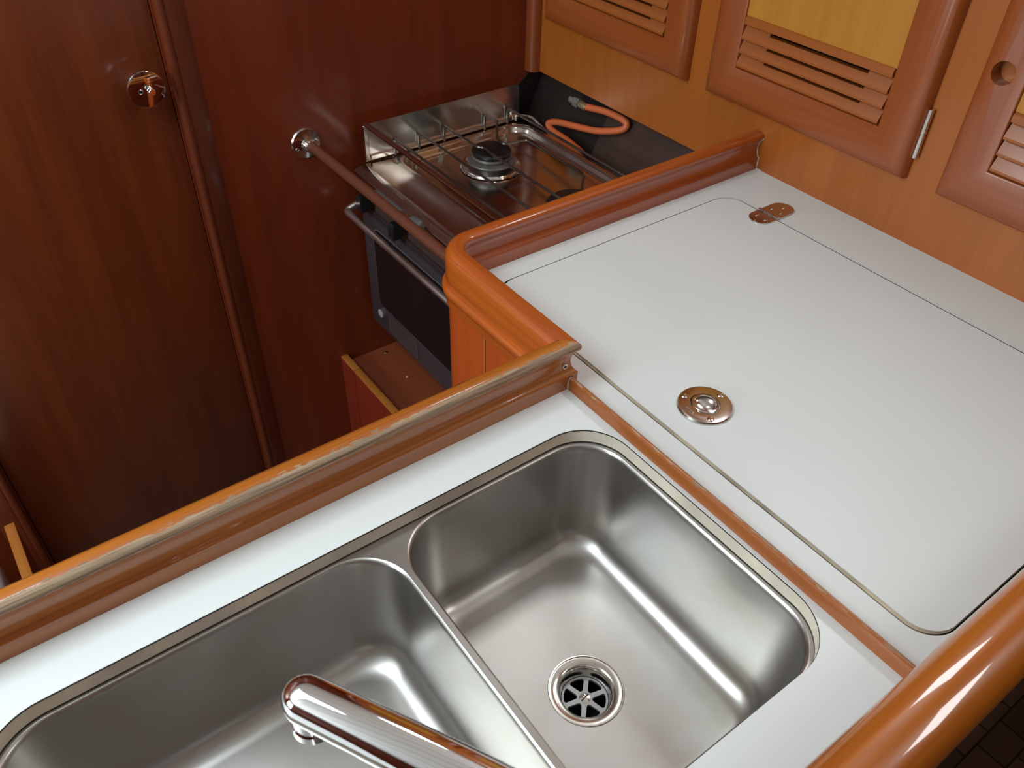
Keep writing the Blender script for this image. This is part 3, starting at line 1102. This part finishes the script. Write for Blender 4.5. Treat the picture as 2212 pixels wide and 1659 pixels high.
obj('aerator', lathe([(0.0, 0.0), (0.0124, 0.0), (0.0124, 0.0210), (0.0134, 0.0225), (0.0134, 0.0300), (0.0122, 0.0315), (0.0095, 0.0315), (0.0, 0.0295)], (0.0592, 0.2700, 0.1430), (-0.03, 0.06, -1.0), 32), CHROME, t)
obj('base', lathe([(0.0, 0.0), (0.0275, 0.0), (0.0275, 0.006), (0.0240, 0.012), (0.0215, 0.03), (0.0205, 0.04)], (0.156, 0.108, 0.0), seg=40), CHROME, t)

# ================================================================== ICEBOX CABINET AND SINK CABINET
t = thing('icebox_cabinet', (0.75, 0.60, -0.95), 'mahogany icebox cabinet below the curved fiddle, with rounded corner post', 'cabinet')
XF = XI - 0.0215
rp = 0.046
post = [(XF, 0.6790), (XF, YI - rc)]
post += [(XI + rc - (rp + 0.0055) * math.cos(PI / 2 * k / 14), YI - rc + (rp + 0.0055) * math.sin(PI / 2 * k / 14)) for k in range(1, 15)]
post += [(0.60, YI - rc + rp + 0.0055), (0.60, YI - rc + 0.02), (XI + rc, YI - rc + 0.02), (XF + 0.02, YI - rc), (XF + 0.02, 0.6790)]
obj('corner_post', prism(post, 'z', -0.95, -0.0175), W_POST, t)
obj('side_panel', box(XF + 0.0015, XF + 0.016, 0.5550, 0.6775, -0.95, -0.0175), W_POST, t)
obj('panel_bead', tube([(XF + 0.0008, 0.6783, -0.95), (XF + 0.0008, 0.6783, -0.0175)], 0.0013, 8), W_EDGE, t)
obj('stove_side_panel', box(0.60, 1.075, YI + 0.0080, YI + 0.0215, -0.60, -0.0205), W_POST, t)
obj('end_panel', box(0.4800, XC - 0.001, 0.0850, 0.0960, -0.95, -0.0275), W_POST, t)
t = thing('sink_cabinet', (-0.10, 0.538, -0.95), 'mahogany sink cabinet front below the straight fiddle, facing the passage', 'cabinet')
obj('front_panel', box(-0.75, XF + 0.016, 0.5310, 0.5470, -0.95, -0.0185), W_BULK, t)  # darker bulkhead wood puts the shade of this face into its colour

# ================================================================== GIMBALLED STOVE
S = -0.109           # hob top plane
SX0, SX1 = 0.630, 1.036
SY0, SY1 = 0.862, 1.350
t = thing('gas_stove', (0.83, 1.10, -0.49), 'stainless steel gas stove with two burners and a dark oven door, hung in the recess', 'stove')
# hob top: flat front ledge, raised rim and pressed tray
lo = []
hx0, hx1, hy0, hy1 = 0.7065, 1.0290, 0.885, 1.3440
for ins, dz, r in ((0.0, 0.0, 0.045), (0.004, 0.0022, 0.043), (0.009, 0.0034, 0.041), (0.014, 0.0026, 0.038), (0.018, -0.001, 0.035), (0.021, -0.006, 0.032), (0.025, -0.0095, 0.028), (0.031, -0.0110, 0.024)):
    lo.append([(x, y, S + dz - 0.002) for x, y in rrect(hx0 + ins, hx1 - ins, hy0 + ins, hy1 - ins, r, 8)])
bm = loft(lo, close_last=True)
sl = slab([(0.6560, SY0), (SX1, SY0), (SX1, SY1 - 0.003), (0.6560, SY1 - 0.003)], [rrect(hx0, hx1, hy0, hy1, 0.045, 8)], None, S - 0.002)
me = bpy.data.meshes.new('tmp')
sl.to_mesh(me)
sl.free()
bm.from_mesh(me)
obj('hob_top', bm, HOB, t, angle=45)
obj('front_lip', prism([(0.6570, S - 0.0035), (0.6560, S + 0.0005), (0.6535, S + 0.0008), (0.6330, S - 0.0055), (0.6305, S - 0.0075), (0.6300, S - 0.0110), (0.6300, S - 0.0180), (0.6320, S - 0.0190), (0.6320, S - 0.0100), (0.6550, S - 0.0045)], 'y', SY0, 1.3430), HOB, t)
obj('casing', box(0.6600, 1.010, SY0 + 0.01, SY1 - 0.012, -0.485, S - 0.014, bev=0.003), STOVE_BODY, t)
# upright guard at the bulkhead end with folded foot
bm = B()
gp = [(0.6640, -0.1120), (0.6640, -0.0375)]
gp = [(0.6650, S - 0.002), (0.6640, -0.0430)] + [(0.6690 - 0.005 * math.cos(a), -0.0425 + 0.005 * math.sin(a)) for a in (PI / 8 * k for k in range(0, 5))]
gp += [(1.0135 + 0.011 * math.sin(a), -0.0460 + 0.011 * math.cos(a)) for a in (PI / 12 * k for k in range(0, 7))]
gp += [(1.0255, S + 0.0060)]
gp2 = []
for p in gp:
    if not gp2 or math.dist(gp2[-1], p) > 1e-5:
        gp2.append(p)
add_prism(bm, gp2, 'y', 1.3510, 1.3524)
add_prism(bm, [(1.3510, S + 0.012), (1.3470, S + 0.0095), (1.3470, S + 0.0015), (1.3476, S + 0.0012), (1.3478, S + 0.009), (1.3512, S + 0.0108)], 'x', 0.672, 1.022)
obj('side_guard', bm, GUARD, t)
# flat fiddle bar along the front of the hob
bp_ = round_path([(0.6660, 1.3515, S), (0.6660, 1.3515, -0.0345), (0.6660, SY0 + 0.01, -0.0345), (0.6660, SY0 + 0.01, S)], 0.007, 5)
bm = B()
fr = frames(bp_)
rings = []
for i, (p, tt, n_, b_) in enumerate(fr):
    sx = Vector((1, 0, 0))
    sn = tt.cross(sx).normalized()
    rings.append([bm.verts.new(p + sx * a * 0.0052 + sn * b * 0.0026) for a, b in ((-1, -0.6), (-0.7, -1), (0.7, -1), (1, -0.6), (1, 0.6), (0.7, 1), (-0.7, 1), (-1, 0.6))])
for a, b in zip(rings, rings[1:]):
    for k in range(8):
        bm.faces.new((a[k], a[(k + 1) % 8], b[(k + 1) % 8], b[k]))
bm.faces.new(rings[0][::-1])
bm.faces.new(rings[-1])
obj('fiddle_bar', bm, HOB, t)
# pan support wires
zh = S + 0.0310
rw = 0.0026


def wire(mid, y_end=SY0 + 0.006, x0=None):
    pts_ = [(mid[0][0], 1.3470, S - 0.001), (mid[0][0], 1.3470, zh)] + [(x, y, zh) for x, y in mid[1:]]
    e = mid[-1]
    pts_ += [(e[0], y_end, zh), (e[0], y_end, S - 0.001)]
    return tube(round_path(pts_, 0.006, 4), rw, 8)


for mid in ([(0.7245, 0), (0.7245, 1.0)], [(0.7780, 0), (0.7780, 1.0)],
            [(0.8365, 0), (0.8365, 1.250), (0.8385, 1.228), (0.8450, 1.222), (0.8455, 1.214), (0.8430, 1.190), (0.8430, 1.0)],
            [(0.9350, 0), (0.9370, 1.306), (0.8900, 1.240), (0.8860, 1.212), (0.9340, 1.204), (0.9365, 1.042), (0.9310, 1.026), (0.8950, 0.990), (0.8950, 0.960), (0.935, 0.93)],
            [(0.9930, 0), (0.9930, 1.0)]):
    obj('pan_support', wire(mid), WIRE, t)
obj('support_clip', tube(round_path([(1.012, 1.343, S + 0.002), (1.012, 1.343, S + 0.013), (1.034, 1.318, S + 0.013), (1.034, 1.290, S + 0.006), (1.034, 1.272, S + 0.002)], 0.008, 5), 0.0030, 8), STEEL, t)


def burner(cx, cy, rc_, rs, rd):
    z = S - 0.013
    b = obj('burner', lathe([(0, 0.027), (rs * 0.80, 0.027), (rs * 0.80, 0.0225), (rs * 0.72, 0.019), (rs * 0.98, 0.0160), (rs, 0.0145), (rs * 0.97, 0.0120), (rs * 0.60, 0.0080), (rs * 0.60, 0.0), (0, 0.0)], (cx, cy, z), seg=48), ALU, t)
    obj('burner_cap', lathe([(0, 0.0382), (rc_ * 0.7, 0.0380), (rc_ * 0.93, 0.0366), (rc_, 0.0340), (rc_ * 0.98, 0.0302), (rc_ * 0.90, 0.0275), (0, 0.0275)], (cx, cy, z), seg=48), BLACK_ENAMEL, b)
    obj('burner_dish', lathe([(rs * 0.58, 0.0025), (rs * 0.9, 0.0008), (rd * 0.88, 0.0030), (rd * 0.96, 0.0062), (rd, 0.0068), (rd * 1.03, 0.0050), (rd * 1.06, 0.0014)], (cx, cy, z), seg=56), BRIGHT, b)
    obj('igniter_pin', tube([(cx - rs * 0.60, cy - rs * 0.62, z + 0.006), (cx - rs * 0.60, cy - rs * 0.62, z + 0.0205)], 0.0013, 8), BRASS, b)
    return b


burner(0.8640, 1.2220, 0.0385, 0.0465, 0.0575)
burner(0.8660, 0.9720, 0.0500, 0.0580, 0.0690)
# control panel, knobs, latch and rod under the lip
obj('control_panel', box(0.6520, 0.6600, SY0, 1.3440, -0.1950, S - 0.0185), STOVE_BODY, t)
kp = [(0.6520, -0.1600), (0.6240, -0.1585), (0.6205, -0.1610), (0.6200, -0.1870), (0.6215, -0.1900), (0.6300, -0.1895), (0.6400, -0.1850), (0.6475, -0.1760), (0.6520, -0.1690)]
for y in (1.3290, 1.2060, 1.0170):
    bm = prism(kp, 'y', y - 0.021, y)
    bmesh.ops.bevel(bm, geom=[e for e in bm.edges if abs(e.verts[0].co.y - e.verts[1].co.y) < 1e-6], offset=0.0016, segments=2, affect='EDGES')
    obj('knob', bm, BLACK_PLASTIC, t)
obj('latch_lever', box(0.6130, 0.6230, 1.1450, 1.2350, -0.1090, -0.1050, bev=0.0015), GREY_PLASTIC, t)
obj('latch_knob', lathe([(0, 0.0), (0.010, 0.0), (0.011, 0.003), (0.0105, 0.022), (0.007, 0.026), (0, 0.026)], (0.6170, 1.1080, -0.1090), (0.2, -1, 0), 24), GREY_PLASTIC, t)
obj('latch_rod', tube([(0.6180, 1.1420, -0.1060), (0.6180, 0.990, -0.1110)], 0.0022, 8), BRIGHT, t)
# oven door
XD = 0.6480
dr = obj('oven_door', box(XD, XD + 0.014, SY0 + 0.004, 1.3640, -0.4855, -0.1960, bev=0.0025), DOOR_ENAMEL, t)


def yz_plate(outl, x0, x1):
    return prism(outl, 'x', x0, x1)


gl = rrect(0.905, 1.3200, -0.4180, -0.232, 0.020, 6)
obj('glass_border', yz_plate(rrect(0.9035, 1.3215, -0.4195, -0.2305, 0.0215, 6), XD - 0.0012, XD + 0.001), GLASS_LINE, dr)
obj('glass', yz_plate(gl, XD - 0.0018, XD + 0.001), OVEN_GLASS, dr)
obj('top_cap', box(XD + 0.0005, XD + 0.0135, SY0 + 0.006, 1.3200, -0.1960, -0.1945), HOB, dr)
obj('badge', lathe([(0, 0.0014), (0.0085, 0.0014), (0.0098, 0.0008), (0.0098, 0.0), (0, 0.0)], (XD, 1.3255, -0.4475), (-1, 0, 0), 30), BADGE, dr)
lb = obj('label', box(XD - 0.0006, XD + 0.0004, 1.1720, 1.2900, -0.4740, -0.4290), LABEL, dr)
bm = B()
for k in range(9):
    z = -0.4325 - 0.0044 * k
    y = 1.2820
    while y > 1.180:
        w_ = random.uniform(0.006, 0.020)
        add_box(bm, XD - 0.00075, XD - 0.00055, max(1.179, y - w_), y, z - 0.0012, z)
        y -= w_ + 0.0022
tag(obj('print', bm, LABEL_TEXT, lb), 'lines of small print too fine to read')
hp = round_path([(XD + 0.004, 1.3380, -0.1820), (XD - 0.020, 1.3400, -0.1840), (0.6030, 1.3420, -0.1920), (0.6030, SY0 + 0.012, -0.1930), (XD + 0.004, SY0 + 0.012, -0.188)], 0.020, 8)
obj('handle', tube(hp, 0.0064, 18), HANDLE, dr)

# ================================================================== CRASH BAR
t = thing('crash_bar', (0.558, 1.378, -0.054), 'slim brown crash bar in front of the stove, on a round steel wall flange', 'grab bar')
ya = 1.3600
obj('bar', tube([(0.5585, 1.355 - (1.355 - 0.797) * k / 24, -0.0535 + 0.004 * k / 24) for k in range(25)], 0.0090, 22), W_BAR, t)
fl = obj('flange', lathe([(0, 0.0), (0.0285, 0.0), (0.0288, 0.0016), (0.0270, 0.0040), (0.0180, 0.0062), (0.0120, 0.0085), (0.0106, 0.0120), (0.0104, 0.0300), (0.0090, 0.0310), (0, 0.0310)], (0.5580, YB, -0.0570), (0, -1, 0), 48), STEEL, t)
for sx, sz in ((0.0205, 0.0035), (-0.0190, -0.0065)):
    obj('screw', lathe([(0, 0.0012), (0.0018, 0.0012), (0.0020, 0.0022), (0.0032, 0.0020), (0.0042, 0.0)], (0.5580 + sx, YB - 0.0046, -0.0570 + sz), (0, -1, 0.05), 20), BRIGHT, fl)

# ================================================================== GAS HOSE
t = thing('gas_hose', (1.06, 1.16, -0.08), 'orange gas hose looping behind the stove from a grey nut on the black liner', 'hose')
hp = smooth_path([(1.0735, 1.1990, -0.0415), (1.0785, 1.1800, -0.0400), (1.0850, 1.1480, -0.0370), (1.0910, 1.1130, -0.0390), (1.0930, 1.0960, -0.0450), (1.0860, 1.1040, -0.0580), (1.0700, 1.1530, -0.0740), (1.0600, 1.2110, -0.0830),
                  (1.0520, 1.2550, -0.0890), (1.0470, 1.2770, -0.0990), (1.0460, 1.2600, -0.1080), (1.0460, 1.2120, -0.1110), (1.0400, 1.1540, -0.1160), (1.034, 1.110, -0.128), (1.028, 1.08, -0.145)], 8)
obj('tube', tube(hp, 0.0066, 16), HOSE, t)
ax = Vector((1.0735, 1.1990, -0.0415)) - Vector((1.0720, 1.2420, -0.0405))
o0 = Vector((1.0735, 1.1990, -0.0415))
obj('ferrule', lathe([(0.0070, 0.006), (0.0078, 0.004), (0.0078, -0.0120), (0.0064, -0.0130), (0.0064, -0.0190), (0.0, -0.0190)], o0, ax, 20), BRASS, t)
obj('nut', lathe([(0.0, -0.016), (0.0088, -0.016), (0.0096, -0.018), (0.0096, -0.029), (0.0088, -0.031), (0.006, -0.031), (0.006, -0.044), (0, -0.044)], o0, ax, 6), NUT, t, angle=20)

# ================================================================== PASSAGE DOOR KNOB
t = thing('door_pull', (0.3005, YB, 0.109), 'round flat chrome door pull with a small push button on the dark passage door', 'door handle')
obj('disc', lathe([(0, 0.0365), (0.0262, 0.0365), (0.0280, 0.0358), (0.0286, 0.0340), (0.0280, 0.0318), (0.0255, 0.0308), (0.0, 0.0308)], (0.3005, YB, 0.1090), (0, -1, 0), 56), CHROME, t)
obj('stem', lathe([(0.013, -0.001), (0.011, 0.010), (0.011, 0.0310)], (0.3005, YB, 0.1090), (0, -1, 0), 32), CHROME, t)
obj('push_button', lathe([(0.0052, 0.0360), (0.0052, 0.0420), (0.0048, 0.0424), (0.0048, 0.0436), (0.0052, 0.0440), (0.0052, 0.0500), (0.0046, 0.0506), (0.0, 0.0506)], (0.3045, YB, 0.1090), (0, -1, 0), 28), CHROME, t)
obj('key_hole', lathe([(0.0022, 0.0366), (0.0034, 0.0372), (0.0042, 0.0369), (0.0042, 0.0360)], (0.2905, YB, 0.1075), (0, -1, 0), 24), BRIGHT, t)
obj('key_hole_core', lathe([(0, 0.0367), (0.0024, 0.0367), (0.0024, 0.0362), (0, 0.0362)], (0.2905, YB, 0.1075), (0, -1, 0), 20), BLACK_HOLE, t)

# ================================================================== LOCKERS LOW DOWN
t = thing('oven_locker', (0.575, 1.0, -0.95), 'low red mahogany locker front with pale timber top edge below the oven', 'locker')
for ya, yb in ((1.3215, YB - 0.0005), (0.8020, 1.3195)):
    p_ = obj('front_panel', box(0.5665, 0.5815, ya, yb, -0.95, -0.5700), W_LOCKER, t)
    tag(obj('top_edge', box(0.5660, 0.5822, ya, yb, -0.5700, -0.5660, bev=0.0012), W_EDGE, p_), 'pale orange timber top edge')
obj('shelf', box(0.5860, 0.9000, 0.8000, YB - 0.0005, -0.6020, -0.5870), W_SHELF, t)
for i, (x, y) in enumerate(((0.6685, 1.3600),)):
    obj('screw', screw_bm(x, y, -0.5868, 0.0045), STEEL, t)
tag(obj('crumb', lathe([(0, -0.0015), (0.0022, -0.001), (0.0030, 0.0), (0.0020, 0.0012), (0, 0.0016)], (0.6620, 1.2550, -0.5852), (0.2, 0.1, 1), 12), CRUMB), 'small pale crumb lying on the dark shelf below the oven', 'crumb')
t = thing('berth_locker', (-0.142, 1.0, -0.95), 'low locker board with orange timber top edge at the left edge of the photo', 'locker')
p_ = obj('side_board', box(-0.1485, -0.1335, 0.5600, 1.2900, -0.95, -0.5700), W_LOCKER, t)
tag(obj('top_edge', box(-0.1495, -0.1325, 0.5600, 1.2900, -0.5700, -0.5660, bev=0.0012), W_EDGE, p_), 'orange timber top edge')
t = thing('seat_cushion', (-0.45, 0.95, -0.80), 'pale grey cushion just showing at the left edge beyond the locker board', 'cushion')
obj('cover', box(-0.80, -0.185, 0.5700, 1.3000, -0.78, -0.62, bev=0.02, seg=4), CUSHION, t)
obj('base_board', box(-0.80, -0.150, 0.5700, 1.3000, -0.95, -0.78), W_LOCKER, t)

# stray hair caught under the fiddle on the lid corner
tag(obj('hair', tube(smooth_path([(0.5170, 0.7010, 0.0012), (0.5230, 0.7030, 0.0060), (0.5290, 0.7080, 0.0040), (0.5300, 0.7160, 0.0012)], 6), 0.00025, 5), HAIR), 'short dark hair on the white worktop beside the curved fiddle', 'hair')
